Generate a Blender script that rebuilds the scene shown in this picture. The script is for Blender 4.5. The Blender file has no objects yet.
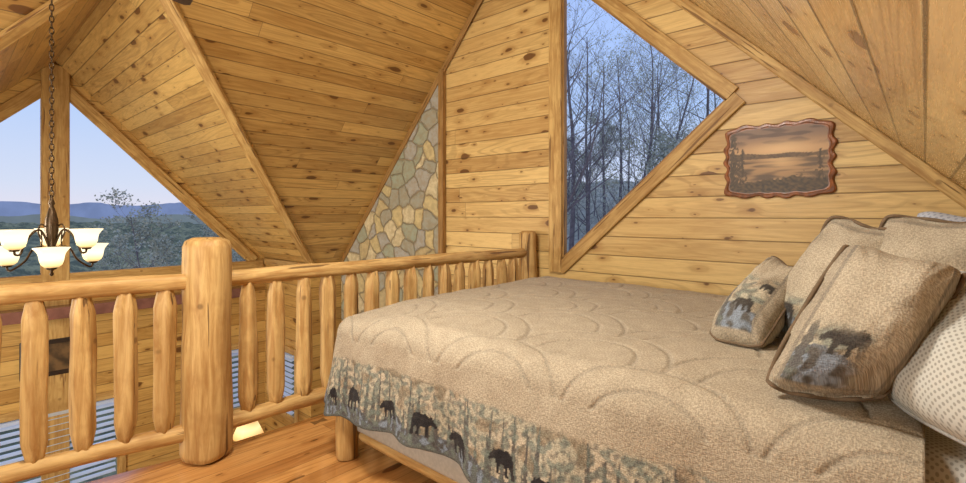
import bpy, math, random
from mathutils import Vector, Matrix, noise
from mathutils.geometry import tessellate_polygon
random.seed(7)
SC = bpy.context.scene
SC.view_settings.view_transform = 'Standard'

def lin(c):
    c = c/255.0
    return c/12.92 if c <= 0.04045 else ((c+0.055)/1.055)**2.4
def S(r, g, b): return (lin(r), lin(g), lin(b), 1.0)
def link(o): SC.collection.objects.link(o); return o
def tag(o, label, cat, group=None, kind=None):
    if label: o["label"] = label
    if cat: o["category"] = cat
    if group: o["group"] = group
    if kind: o["kind"] = kind
    return o
def struct(o, label=None):
    o["kind"] = "structure"
    if label: o["label"] = label
    return o
def empty(name, loc):
    e = bpy.data.objects.new(name, None); e.location = loc; e.empty_display_size = 0.1
    return link(e)
def child(o, p):
    o.parent = p
    o.matrix_parent_inverse = Matrix.Translation(-Vector(p.location))
    return o

# ------------------------------------------------------------ node helpers
class NT:
    def __init__(s, name):
        s.m = bpy.data.materials.new(name); s.m.use_nodes = True
        s.t = s.m.node_tree; s.n = s.t.nodes; s.l = s.t.links
        s.b = s.n["Principled BSDF"]; s.out = s.n["Material Output"]
    def node(s, ty, **kw):
        n = s.n.new(ty)
        for k, v in kw.items(): setattr(n, k, v)
        return n
    def put(s, sock, v):
        if hasattr(v, "is_output"): s.l.new(v, sock)
        else: sock.default_value = v
    def math(s, op, a, b=0.0, c=0.0, clamp=False):
        n = s.node("ShaderNodeMath", operation=op, use_clamp=clamp)
        s.put(n.inputs[0], a); s.put(n.inputs[1], b); s.put(n.inputs[2], c)
        return n.outputs[0]
    def mr(s, v, a, b, c=0.0, d=1.0):
        n = s.node("ShaderNodeMapRange", interpolation_type='SMOOTHSTEP')
        s.put(n.inputs[0], v); s.put(n.inputs[1], a); s.put(n.inputs[2], b); s.put(n.inputs[3], c); s.put(n.inputs[4], d)
        return n.outputs[0]
    def mix(s, f, a, b, mode='MIX'):
        n = s.node("ShaderNodeMix", data_type='RGBA', blend_type=mode)
        s.put(n.inputs[0], f); s.put(n.inputs[6], a); s.put(n.inputs[7], b)
        return n.outputs[2]
    def comb(s, x, y, z):
        n = s.node("ShaderNodeCombineXYZ")
        s.put(n.inputs[0], x); s.put(n.inputs[1], y); s.put(n.inputs[2], z)
        return n.outputs[0]
    def noise(s, vec, scale, detail=3, rough=0.5, dist=0.0):
        n = s.node("ShaderNodeTexNoise")
        s.put(n.inputs["Vector"], vec); n.inputs["Scale"].default_value = scale
        n.inputs["Detail"].default_value = detail; n.inputs["Roughness"].default_value = rough
        n.inputs["Distortion"].default_value = dist
        return n.outputs["Fac"]
    def bump(s, h, strength=0.3, dist=0.01):
        n = s.node("ShaderNodeBump"); s.put(n.inputs["Height"], h)
        n.inputs["Strength"].default_value = strength; n.inputs["Distance"].default_value = dist
        s.l.new(n.outputs[0], s.b.inputs["Normal"])
    def col(s, v): s.put(s.b.inputs["Base Color"], v)
    def rough(s, v): s.put(s.b.inputs["Roughness"], v)

def plank_mat(name, w, L, cd, cl, rough=0.45, knot=S(92, 54, 24), seamw=0.035, spec=0.4, seamdark=0.45, knotamt=0.5, grey=0.25, cath=0.35, kx=2.4, fine=0.35, inset=False):
    m = NT(name)
    tc = m.node("ShaderNodeTexCoord"); sp = m.node("ShaderNodeSeparateXYZ"); m.l.new(tc.outputs["UV"], sp.inputs[0])
    x, y = sp.outputs[0], sp.outputs[1]
    yw = m.math('DIVIDE', y, w); row = m.math('FLOOR', yw); fr = m.math('FRACT', yw)
    w1 = m.node("ShaderNodeTexWhiteNoise", noise_dimensions='1D'); m.l.new(row, w1.inputs["W"])
    xs = m.math('ADD', m.math('DIVIDE', x, L), m.math('MULTIPLY', w1.outputs[0], 7.0))
    colm = m.math('FLOOR', xs); fx = m.math('FRACT', xs)
    w2 = m.node("ShaderNodeTexWhiteNoise", noise_dimensions='2D'); m.l.new(m.comb(row, colm, 0.0), w2.inputs["Vector"])
    h = w2.outputs[0]
    hs = m.node("ShaderNodeSeparateColor"); m.l.new(w2.outputs["Color"], hs.inputs[0])
    xo = m.math('ADD', x, m.math('MULTIPLY', h, 23.0))
    # a little waviness so that knots are irregular ovals
    wob = m.noise(m.comb(m.math('MULTIPLY', xo, 9.0), m.math('MULTIPLY', yw, 2.0), 1.0), 1.0, 2)
    def knots(kx_, ky_, amt, rr, off):
        v = m.node("ShaderNodeTexVoronoi", voronoi_dimensions='2D'); v.inputs["Scale"].default_value = 1.0
        m.l.new(m.comb(m.math('ADD', m.math('ADD', m.math('MULTIPLY', x, kx_), m.math('MULTIPLY', wob, 0.25)), m.math('MULTIPLY', h, 9.0+off)), m.math('ADD', m.math('MULTIPLY', yw, ky_), off), 0.0), v.inputs["Vector"])
        sc = m.node("ShaderNodeSeparateColor"); m.l.new(v.outputs["Color"], sc.inputs[0])
        sel = m.math('GREATER_THAN', sc.outputs[0], 1.0-amt)
        rad = m.math('MULTIPLY', m.math('POWER', sc.outputs[1], 2.0), rr)
        dk = m.math('SUBTRACT', v.outputs["Distance"], rad)
        return (m.math('MULTIPLY', m.mr(dk, 0.0, 0.055, 1.0, 0.0), sel), m.math('MULTIPLY', m.mr(dk, 0.02, 0.30, 0.6, 0.0), sel))
    km, halo = knots(kx, 0.9, knotamt, 0.18, 0.0)
    km2, halo2 = knots(kx*2.2, 2.0, 0.18, 0.10, 3.3)
    km = m.math('MAXIMUM', km, m.math('MULTIPLY', km2, 0.8)); halo = m.math('MAXIMUM', halo, m.math('MULTIPLY', halo2, 0.5))
    g = m.noise(m.comb(m.math('MULTIPLY', xo, 1.0), m.math('MULTIPLY', y, 15.0), m.math('MULTIPLY', row, 3.7)), 1.6, 5, 0.55, 1.4)
    g2 = m.noise(m.comb(m.math('MULTIPLY', xo, 4.0), m.math('MULTIPLY', y, 80.0), row), 2.0, 3, 0.6)
    cg = m.noise(m.comb(m.math('MULTIPLY', xo, 0.55), m.math('MULTIPLY', y, 5.0), m.math('MULTIPLY', row, 5.1)), 1.0, 1, 0.4, 0.3)
    cg = m.math('SINE', m.math('ADD', m.math('MULTIPLY', cg, 85.0), m.math('MULTIPLY', halo, 9.0)))
    big = m.noise(m.comb(m.math('MULTIPLY', x, 0.5), m.math('MULTIPLY', y, 0.5), 3.0), 1.0, 2, 0.5)
    f = m.math('ADD', m.math('MULTIPLY', h, 0.85), m.math('MULTIPLY', m.math('SUBTRACT', m.mr(g, 0.3, 0.7), 0.1), 0.45), clamp=True)
    c = m.mix(f, cd, cl)
    c = m.mix(m.mr(g2, 0.45, 0.75, 0.0, fine), c, cd)
    c = m.mix(m.math('MULTIPLY', hs.outputs[1], grey), c, m.mix(0.5, cl, S(190, 170, 116)))
    cdd = tuple(q*0.66 for q in cd[:3])+(1,)
    c = m.mix(m.math('MULTIPLY', m.mr(cg, 0.2, 1.0), m.math('MULTIPLY', hs.outputs[2], cath)), c, cdd)
    c = m.mix(m.mr(big, 0.45, 0.7, 0.0, 0.25), c, cd)
    c = m.mix(halo, c, cd)
    c = m.mix(m.math('MULTIPLY', km, 0.85), c, knot)
    e = m.math('MINIMUM', fr, m.math('SUBTRACT', 1.0, fr))
    s1 = m.mr(e, seamw*0.35, seamw, 1.0, 0.0)
    s2 = m.mr(m.math('MULTIPLY', m.math('MINIMUM', fx, m.math('SUBTRACT', 1.0, fx)), L), 0.0012, 0.003, 0.8, 0.0)
    sm = m.math('MAXIMUM', s1, s2)
    dark = tuple(q*0.22 for q in cd[:3])+(1,)
    c = m.mix(m.math('MULTIPLY', sm, seamdark+0.25), c, dark)
    if inset:
        ex = m.math('ABSOLUTE', m.math('SUBTRACT', fx, 0.5)); ex = m.math('MULTIPLY', ex, L)
        ey = m.math('ABSOLUTE', m.math('SUBTRACT', fr, 0.5))
        k_ = m.math('MULTIPLY', m.math('MULTIPLY', m.math('LESS_THAN', ex, 0.05), m.math('LESS_THAN', ey, m.math('ADD', 0.14, m.math('MULTIPLY', ex, 2.2)))), m.math('GREATER_THAN', hs.outputs[0], 0.3))
        c = m.mix(m.math('MULTIPLY', k_, 0.75), c, S(70, 44, 24))
    m.col(c); m.rough(m.mr(g2, 0.3, 0.7, max(rough-0.06, 0.05), rough+0.06))
    m.b.inputs["Specular IOR Level"].default_value = spec
    m.bump(m.math('ADD', m.math('MULTIPLY', sm, -1.0), m.math('MULTIPLY', g2, 0.25*fine)), 0.5 if not inset else 0.2, 0.006)
    return m.m

def log_mat(name, c1, c2, dark, rough=0.45):
    m = NT(name)
    tc = m.node("ShaderNodeTexCoord"); oi = m.node("ShaderNodeObjectInfo")
    mp = m.node("ShaderNodeVectorMath", operation='ADD'); m.l.new(tc.outputs["Object"], mp.inputs[0])
    m.l.new(m.comb(m.math('MULTIPLY', oi.outputs["Random"], 13.0), m.math('MULTIPLY', oi.outputs["Random"], 7.0), 0.0), mp.inputs[1])
    sp = m.node("ShaderNodeSeparateXYZ"); m.l.new(mp.outputs[0], sp.inputs[0])
    vv = m.comb(m.math('MULTIPLY', sp.outputs[0], 16.0), m.math('MULTIPLY', sp.outputs[1], 16.0), m.math('MULTIPLY', sp.outputs[2], 1.5))
    g = m.noise(vv, 1.8, 6, 0.65, 0.6)
    big = m.noise(mp.outputs[0], 6.0, 3, 0.55)
    c = m.mix(m.mr(g, 0.3, 0.7), c1, c2)
    c = m.mix(m.mr(big, 0.5, 0.7, 0.0, 0.5), c, c1)
    c = m.mix(m.math('MULTIPLY', oi.outputs["Random"], 0.3), c, tuple(q*0.75 for q in c1[:3])+(1,))
    ck = m.noise(m.comb(m.math('MULTIPLY', sp.outputs[0], 30.0), m.math('MULTIPLY', sp.outputs[1], 30.0), m.math('MULTIPLY', sp.outputs[2], 1.4)), 1.0, 2, 0.4)
    ckm = m.mr(ck, 0.67, 0.69, 0.0, 0.8)
    c = m.mix(ckm, c, dark)
    v = m.node("ShaderNodeTexVoronoi"); v.inputs["Scale"].default_value = 6.5; m.l.new(mp.outputs[0], v.inputs["Vector"])
    sc = m.node("ShaderNodeSeparateColor"); m.l.new(v.outputs["Color"], sc.inputs[0])
    kn = m.math('MULTIPLY', m.mr(v.outputs["Distance"], 0.06, 0.15, 1.0, 0.0), m.math('GREATER_THAN', sc.outputs[0], 0.55))
    c = m.mix(m.math('MULTIPLY', kn, 0.55), c, dark)
    m.col(c); m.rough(rough); m.b.inputs["Specular IOR Level"].default_value = 0.3
    m.bump(m.math('SUBTRACT', m.math('MULTIPLY', g, 0.5), ckm), 0.45, 0.008)
    return m.m

def plain(name, c, rough=0.6, metal=0.0, nscale=20.0, var=0.25, bump=0.1):
    m = NT(name)
    tc = m.node("ShaderNodeTexCoord")
    g = m.noise(tc.outputs["Object"], nscale, 4)
    d = tuple(q*(1-var) for q in c[:3])+(1,)
    m.col(m.mix(m.mr(g, 0.35, 0.65), d, c)); m.rough(rough); m.b.inputs["Metallic"].default_value = metal
    if bump: m.bump(g, bump, 0.004)
    return m.m

M_gable = plank_mat("pine_gable_planks", 0.172, 7.0, S(166, 124, 68), S(228, 196, 130))
M_ceilL = plank_mat("pine_ceiling_planks", 0.145, 6.0, S(156, 114, 56), S(220, 182, 110), rough=0.36, spec=0.6)
M_ceilR = plank_mat("pine_slope_planks", 0.16, 9.0, S(194, 152, 94), S(242, 212, 154), rough=0.24, spec=0.9, seamw=0.05, seamdark=0.6, knotamt=0.5, cath=0.4, kx=2.6, knot=S(116, 74, 38), fine=0.25)
M_lower = plank_mat("log_wall_planks", 0.17, 6.0, S(156, 112, 52), S(214, 174, 102), knotamt=0.4)
M_floor = plank_mat("oiled_floor_planks", 0.13, 2.4, S(146, 92, 44), S(208, 152, 88), rough=0.10, spec=1.0, seamw=0.02, seamdark=0.35, knotamt=0.35, grey=0.15, cath=0.4, fine=0.2, inset=True)
M_log = log_mat("peeled_log", S(166, 124, 70), S(216, 182, 120), S(88, 60, 34), 0.55)
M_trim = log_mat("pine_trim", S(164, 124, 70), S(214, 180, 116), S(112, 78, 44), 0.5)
M_trimD = log_mat("pine_trim_dark", S(136, 100, 54), S(176, 138, 84), S(84, 56, 30), 0.5)  # darker tone of the trim wood
M_bronze = plain("dark_bronze", S(90, 72, 52), 0.4, 0.7)

def stone():
    m = NT("stacked_fieldstone")
    tc = m.node("ShaderNodeTexCoord")
    wn = m.node("ShaderNodeTexNoise"); wn.inputs["Scale"].default_value = 5.0; wn.inputs["Detail"].default_value = 4; m.l.new(tc.outputs["UV"], wn.inputs["Vector"])
    wv = m.node("ShaderNodeVectorMath", operation='MULTIPLY_ADD')
    m.l.new(wn.outputs["Color"], wv.inputs[0]); wv.inputs[1].default_value = (0.14, 0.14, 0); m.l.new(tc.outputs["UV"], wv.inputs[2])
    def vor(f):
        v = m.node("ShaderNodeTexVoronoi", voronoi_dimensions='2D', feature=f); v.inputs["Scale"].default_value = 4.6
        v.inputs["Randomness"].default_value = 1.0; m.l.new(wv.outputs[0], v.inputs["Vector"]); return v
    v1 = vor('F1'); v2 = vor('DISTANCE_TO_EDGE')
    sc = m.node("ShaderNodeSeparateColor"); m.l.new(v1.outputs["Color"], sc.inputs[0])
    r = m.node("ShaderNodeValToRGB"); m.l.new(sc.outputs[0], r.inputs[0])
    e = r.color_ramp.elements
    e[0].color = S(160, 158, 142); e[1].color = S(218, 212, 190)
    for p, c in ((0.17, S(206, 188, 138)), (0.33, S(158, 164, 144)), (0.5, S(214, 200, 162)), (0.67, S(170, 168, 160)), (0.83, S(194, 176, 132))):
        q = e.new(p); q.color = c
    r.color_ramp.interpolation = 'CONSTANT'
    n = m.noise(tc.outputs["UV"], 13, 6, 0.6)
    c = m.mix(m.mr(n, 0.35, 0.65, 0.0, 0.5), r.outputs[0], S(150, 132, 98))
    edge = m.mr(v2.outputs["Distance"], 0.005, 0.05, 0.0, 1.0)
    c = m.mix(edge, S(144, 130, 102), c)
    m.col(c); m.rough(0.85)
    m.bump(m.math('ADD', m.mr(v2.outputs["Distance"], 0.0, 0.10), m.math('MULTIPLY', n, 0.7)), 0.7, 0.035)
    return m.m
M_stone = stone()

def glassmat():
    m = NT("window_glass")
    m.n.remove(m.b)
    tr = m.node("ShaderNodeBsdfTransparent"); tr.inputs[0].default_value = (0.97, 0.985, 1.0, 1)
    m.l.new(tr.outputs[0], m.out.inputs[0])
    return m.m
M_glass = glassmat()

# ------------------------------------------------------------ geometry helpers
def mesh_obj(name, verts, faces, mat, smooth=False, uvs=None):
    me = bpy.data.meshes.new(name); me.from_pydata([tuple(v) for v in verts], [], faces)
    if uvs is not None:
        ul = me.uv_layers.new(name="UVMap")
        for lp in me.loops: ul.data[lp.index].uv = uvs[lp.vertex_index]
    if mat: me.materials.append(mat)
    if smooth:
        for p in me.polygons: p.use_smooth = True
    me.update()
    return link(bpy.data.objects.new(name, me))

def flat(name, loops, to3d, uvf, mat):
    pts = [p for lp in loops for p in lp]
    tris = tessellate_polygon([[Vector((p[0], p[1], 0)) for p in lp] for lp in loops])
    return mesh_obj(name, [to3d(*p) for p in pts], [tuple(t) for t in tris], mat, uvs=[uvf(*p) for p in pts])

def frame_of(p0, p1, hint=Vector((0, 0, 1))):
    z = (Vector(p1)-Vector(p0)).normalized()
    h = Vector(hint)
    if abs(z.dot(h)) > 0.99: h = Vector((1, 0, 0))
    x = h.cross(z).normalized(); y = z.cross(x)
    M = Matrix((x, y, z)).transposed().to_4x4(); M.translation = Vector(p0)
    return M

def board(name, p0, p1, w, d, nrm, mat):
    z = (Vector(p1)-Vector(p0)); L = z.length; z.normalize()
    n = Vector(nrm).normalized(); x = n.cross(z).normalized()
    M = Matrix((x, n, z)).transposed().to_4x4(); M.translation = Vector(p0)
    b = min(0.006, d*0.3)
    prof = [(-w/2, 0), (-w/2, d-b), (-w/2+b, d), (w/2-b, d), (w/2, d-b), (w/2, 0)]
    v = [(a, c, 0) for a, c in prof]+[(a, c, L) for a, c in prof]
    k = len(prof)
    f = [(i, (i+1) % k, k+(i+1) % k, k+i) for i in range(k)]+[tuple(range(k-1, -1, -1)), tuple(range(k, 2*k))]
    o = mesh_obj(name, v, f, mat); o.matrix_world = M
    return o

def log_verts(L, r0, r1, n=18, segs=14, wob=0.006, taper=0.0, seed=0, cap=0.02, facet=0.0):
    v = []; f = []
    if taper > 0:
        zs = [0, taper*0.5, taper, taper*1.35]+[taper*1.35+(L-2.7*taper)*i/segs for i in range(1, segs)]+[L-taper*1.35, L-taper, L-taper*0.5, L]
    else:
        zs = [0, cap*0.35, cap]+[cap+(L-2*cap)*i/segs for i in range(1, segs)]+[L-cap, L-cap*0.35, L]
    for z in zs:
        t = z/L; r = r0+(r1-r0)*t
        if taper > 0:
            e = min(z, L-z)
            if e < taper*1.35: r *= 0.52+0.48*min(1.0, (e/(taper*1.35)))**0.8
        else:
            e = min(z, L-z)
            if e < cap: r -= cap*(1-math.sqrt(max(0, 1-(1-e/cap)**2)))
        for i in range(n):
            a = 2*math.pi*i/n
            q = noise.noise(Vector((math.cos(a)*1.3+seed*3.1, math.sin(a)*1.3, z*2.2+seed)))
            rr = r+q*wob*2.2
            if facet:
                k = 5; aa = (a+seed) % (2*math.pi/k)-math.pi/k
                rr *= 1-facet*(1-math.cos(math.pi/k)/math.cos(aa))
            ox = noise.noise(Vector((seed*1.7, z*1.1, 0)))*wob; oy = noise.noise(Vector((0, seed*2.3, z*1.1)))*wob
            v.append((rr*math.cos(a)+ox, rr*math.sin(a)+oy, z))
    m = len(zs)
    for j in range(m-1):
        for i in range(n):
            f.append((j*n+i, j*n+(i+1) % n, (j+1)*n+(i+1) % n, (j+1)*n+i))
    f.append(tuple(range(n-1, -1, -1))); f.append(tuple((m-1)*n+i for i in range(n)))
    return v, f

def log(name, p0, p1, r0, r1, mat, **kw):
    L = (Vector(p1)-Vector(p0)).length
    v, f = log_verts(L, r0, r1, **kw)
    o = mesh_obj(name, v, f, mat, smooth=True); o.matrix_world = frame_of(p0, p1)
    return o

def tube(pts, rad, n=8, v=None, f=None):
    if v is None: v = []; f = []
    base = len(v); pts = [Vector(p) for p in pts]
    up = Vector((0.13, 0.31, 0.94)).normalized()
    for i, p in enumerate(pts):
        d = (pts[min(i+1, len(pts)-1)]-pts[max(i-1, 0)]).normalized()
        x = up.cross(d)
        if x.length < 0.05: x = Vector((1, 0, 0)).cross(d)
        x.normalize(); y = d.cross(x)
        r = rad[i] if isinstance(rad, (list, tuple)) else rad
        for k in range(n):
            a = 2*math.pi*k/n
            v.append(p+(x*math.cos(a)+y*math.sin(a))*r)
    for i in range(len(pts)-1):
        for k in range(n):
            f.append((base+i*n+k, base+i*n+(k+1) % n, base+(i+1)*n+(k+1) % n, base+(i+1)*n+k))
    f.append(tuple(base+k for k in range(n-1, -1, -1))); f.append(tuple(base+(len(pts)-1)*n+k for k in range(n)))
    return v, f

def smoothpath(P, k=5):
    P = [Vector(p) for p in P]; out = []
    for i in range(len(P)-1):
        a, b = P[i], P[i+1]; a0 = P[i-1] if i else a; b1 = P[i+2] if i+2 < len(P) else b
        for j in range(k):
            t = j/k; t2 = t*t; t3 = t2*t
            out.append(0.5*((2*a)+(b-a0)*t+(2*a0-5*a+4*b-b1)*t2+(3*a-a0-3*b+b1)*t3))
    out.append(P[-1]); return out

def lathe(prof, n=28, wav=0.0, wn=8):
    v = []; f = []
    m = len(prof)
    for j, (r, z) in enumerate(prof):
        for i in range(n):
            a = 2*math.pi*i/n
            rr = r*(1+wav*(min(j, m-1-j)/(m/2))**2*math.cos(wn*a))
            v.append((rr*math.cos(a), rr*math.sin(a), z))
    for j in range(m-1):
        for i in range(n):
            f.append((j*n+i, j*n+(i+1) % n, (j+1)*n+(i+1) % n, (j+1)*n+i))
    return v, f

def rbox(name, c, s, mat, bev=0.03, segs=3):
    me = bpy.data.meshes.new(name)
    import bmesh
    bm = bmesh.new(); bmesh.ops.create_cube(bm, size=1.0)
    for v in bm.verts: v.co = Vector((v.co.x*s[0], v.co.y*s[1], v.co.z*s[2]))
    if bev: bmesh.ops.bevel(bm, geom=bm.edges[:], offset=bev, segments=segs, affect='EDGES', profile=0.5)
    bm.to_mesh(me); bm.free(); me.materials.append(mat)
    for p in me.polygons: p.use_smooth = bev > 0.015
    o = link(bpy.data.objects.new(name, me)); o.location = c
    return o

# ------------------------------------------------------------ room dimensions
YW = 4.1; YB = -3.0; XK = 0.95
RB = (-2.963, 4.693)
def zR(x): return 1.73-x
def zL(x): return RB[1]+1.1*(x-RB[0])
ZE = 0.69; XE = RB[0]-(RB[1]-ZE)/1.1
YA = 0.97; ZA = 3.32; YE1 = 3.6; YE0 = YA-(YE1-YA); XA = -8.1
XV = RB[0]-(RB[1]-ZA)/1.1
ZF = -2.6

W1 = [(-2.635, 0.965), (-1.136, 2.293), (-2.635, 3.74)]
XS = -4.36
gab = [(XS, ZF), (XK, ZF), (XK, zR(XK)), (RB[0], RB[1]), (XS, zL(XS))]
struct(flat("wall_north", [gab, W1], lambda x, z: (x, YW, z), lambda x, z: (x, z), M_gable))
st = [(XE+0.03, ZF), (XS, ZF), (XS, zL(XS)-0.05), (XE+0.03, ZE-0.03)]
chim = mesh_obj("stone_chimney", [(x, YW-0.02, z) for x, z in st]+[(x, YW+0.3, z) for x, z in st],
                [(3, 2, 1, 0), (0, 1, 5, 4), (1, 2, 6, 5), (2, 3, 7, 6), (3, 0, 4, 7), (4, 5, 6, 7)], M_stone, uvs=[(x, z) for x, z in st]*2)
tag(chim, "tan and cream fieldstone chimney set into the pine gable wall", "chimney")
k1 = math.sqrt(2); k2 = math.sqrt(1+1.21)
struct(flat("ceiling", [[(RB[0], YB), (XK, YB), (XK, YW), (RB[0], YW)]], lambda x, y: (x, y, zR(x)), lambda x, y: (y, x*k1), M_ceilR))
struct(flat("ceiling", [[(RB[0], YB), (RB[0], YW), (XE, YW), (XE, YE1), (XV, YA), (XE, YE0), (XE, YB)]],
            lambda x, y: (x, y, zL(x)), lambda x, y: (y, x*k2), M_ceilL))
zA = lambda y: ZA-abs(y-YA)*(ZA-ZE)/(YE1-YA)
for sgn, ye in ((1, YE1), (-1, YE0)):
    struct(flat("ceiling", [[(XA, YA), (XV, YA), (XE, ye), (XA, ye)]], lambda x, y: (x, y, zA(y)), lambda x, y: (x, y*k1), M_ceilL))
T1 = [(1.11, 0.66), (3.30, 0.66), (1.11, 2.85)]
T2 = [(0.83, 0.66), (0.83, 2.85), (-1.36, 0.66)]
B1 = [(0.10, -2.1), (1.60, -2.1), (1.60, -1.05), (0.10, -1.05)]
B2 = [(2.62, -1.65), (3.35, -1.65), (3.35, -0.72), (2.62, -0.72)]
struct(flat("wall_west", [[(YE0, ZF), (YE1, ZF), (YE1, ZE), (YA, ZA), (YE0, ZE)], T1, T2, B1, B2],
            lambda y, z: (XA, y, z), lambda y, z: (y, z), M_lower))
B3 = [(-7.65, -1.65), (-7.05, -1.65), (-7.05, -0.72), (-7.65, -0.72)]
struct(flat("wall_alcove_north", [[(XA, ZF), (XE, ZF), (XE, ZE), (XA, ZE)], B3], lambda x, z: (x, YE1, z), lambda x, z: (x, z), M_lower))
struct(flat("wall_alcove_south", [[(XA, ZF), (XE, ZF), (XE, ZE), (XA, ZE)]], lambda x, z: (x, YE0, z), lambda x, z: (x, z), M_lower))
for a, b in ((YE1, YW), (YB, YE0)):
    struct(flat("wall_side", [[(a, ZF), (b, ZF), (b, ZE), (a, ZE)]], lambda y, z: (XE, y, z), lambda y, z: (y, z), M_lower))
struct(flat("wall_south", [[(XE, ZF), (XK, ZF), (XK, zR(XK)), (RB[0], RB[1]), (XE, ZE)]], lambda x, z: (x, YB, z), lambda x, z: (x, z), M_lower))
struct(flat("wall_east", [[(YB, ZF), (YW, ZF), (YW, zR(XK)), (YB, zR(XK))]], lambda y, z: (XK, y, z), lambda y, z: (y, z), M_lower))
fl = [(-3.86, YB), (XK, YB), (XK, YW), (-3.06, YW), (-3.17, 1.035), (-3.38, -0.15)]
nf = len(fl)
v = [(a, b, 0) for a, b in fl]+[(a, b, -0.28) for a, b in fl]
o = mesh_obj("floor", v, [tuple(range(nf)), tuple(range(2*nf-1, nf-1, -1))]+[(i, nf+i, nf+(i+1) % nf, (i+1) % nf) for i in range(nf)], M_floor, uvs=[(p[1], p[0]+p[2]) for p in v]); struct(o)
struct(mesh_obj("floor_lower", [(XA, YB, ZF), (XK, YB, ZF), (XK, YW, ZF), (XA, YW, ZF)], [(0, 1, 2, 3)], M_floor, uvs=[(YB, XA), (YB, XK), (YW, XK), (YW, XA)]))

def pane(name, pts): 
    return struct(mesh_obj(name, pts, [tuple(range(len(pts)))], M_glass))
pane("window_1", [(x, YW+0.03, z) for x, z in W1])
pane("window_2", [(XA-0.03, y, z) for y, z in T1]); pane("window_3", [(XA-0.03, y, z) for y, z in T2])
pane("window_4", [(XA-0.03, y, z) for y, z in B1]); pane("window_5", [(XA-0.03, y, z) for y, z in B2])
pane("window_6", [(x, YE1+0.03, z) for x, z in B3])
tn = [0]
def trim(p0, p1, w, d, n, mat=M_trim):
    tn[0] += 1
    return struct(board("trim_%d" % tn[0], p0, p1, w, d, n, mat))
YT = YW-0.001
N = (0, -1, 0)
wt = 0.115
def outset(poly, i, d):
    a = Vector(poly[i]); b = Vector(poly[(i+1) % len(poly)]); c = sum((Vector(p) for p in poly), Vector((0, 0)))/len(poly)
    e = (b-a).normalized(); nn = Vector((-e.y, e.x))
    if nn.dot(a-c) < 0: nn = -nn
    return a+nn*d, b+nn*d, e
a, b, e = outset(W1, 0, wt/2); a -= e*0.08; b += e*0.07
trim((a.x, YT, a.y), (b.x, YT, b.y), wt, 0.035, N)
a, b, e = outset(W1, 1, wt/2); b += e*0.1
trim((a.x, YT, a.y), (b.x, YT, b.y), wt, 0.033, N)
trim((-2.71, YT, 0.84), (-2.71, YT, 4.02), 0.145, 0.045, N)
for i in range(3):
    p = W1[i]; q = W1[(i+1) % 3]
    cc = Vector((sum(w[0] for w in W1)/3, YW, sum(w[1] for w in W1)/3))
    mid = Vector(((p[0]+q[0])/2, YW, (p[1]+q[1])/2)); ed = Vector((q[0]-p[0], 0, q[1]-p[1])).normalized()
    nn = ed.cross(Vector((0, 1, 0)))
    if nn.dot(cc-mid) < 0: nn = -nn
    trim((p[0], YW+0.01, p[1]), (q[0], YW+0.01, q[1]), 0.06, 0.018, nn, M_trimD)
def sl(x, off): return (x, YT, zR(x)-off)
trim(sl(RB[0], 0.06), sl(XK, 0.06), 0.08, 0.022, N)
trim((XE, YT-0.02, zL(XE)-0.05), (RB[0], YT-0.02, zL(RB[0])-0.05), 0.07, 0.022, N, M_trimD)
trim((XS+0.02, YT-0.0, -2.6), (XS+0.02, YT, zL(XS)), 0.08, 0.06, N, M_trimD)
NX = (1, 0, 0); XT = XA+0.001
trim((XT, YA, ZF), (XT, YA, ZA-0.05), 0.27, 0.05, NX)
for s_ in (1, -1):
    f = lambda y: YA+s_*(y-YA)
    trim((XT, f(1.11-0.04), 2.85+0.13), (XT, f(3.42), 0.66+0.0), 0.15, 0.03, NX)
    trim((XT, f(1.0), 0.60), (XT, f(3.55), 0.60), 0.13, 0.045, NX)
    p0 = Vector((XV, YA, ZA)); p1 = Vector((XE, f(YE1), ZE))
    nn = (Vector((1.1, 0, -1)).normalized()+Vector((0, -s_*1, -1)).normalized())
    trim(p0, p1, 0.11, 0.03, nn)
    trim((XA, f(YE1)-s_*0.001, ZE-0.05), (XE, f(YE1)-s_*0.001, ZE-0.05), 0.10, 0.03, (0, -s_, 0))
trim((XE+0.001, YE1, ZE-0.05), (XE+0.001, YW, ZE-0.05), 0.10, 0.03, NX)
M_sill = plain("varnished_dark_sill", S(132, 92, 82), 0.2, 0, 8)
o = rbox("trim_ledge", (XA+0.13, 1.2, 0.20), (0.26, 4.2, 0.14), M_sill, 0.012, 2); struct(o)
for (ys, z0, z1) in ((B1, -2.1, -1.05), (B2, -1.65, -0.72)):
    y0, y1 = ys[0][0], ys[1][0]
    for (p, q) in (((y0-0.05, z0-0.1), (y0-0.05, z1+0.1)), ((y1+0.05, z0-0.1), (y1+0.05, z1+0.1)), ((y0, z1+0.05), (y1, z1+0.05)), ((y0, z0-0.05), (y1, z0-0.05))):
        trim((XT, p[0], p[1]), (XT, q[0], q[1]), 0.1, 0.03, NX)
for (p, q) in (((-7.70, -1.75), (-7.70, -0.62)), ((-7.0, -1.75), (-7.0, -0.62)), ((-7.65, -0.67), (-7.05, -0.67)), ((-7.65, -1.7), (-7.05, -1.7))):
    trim((p[0], YE1-0.001, p[1]), (q[0], YE1-0.001, q[1]), 0.1, 0.03, N)

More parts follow.
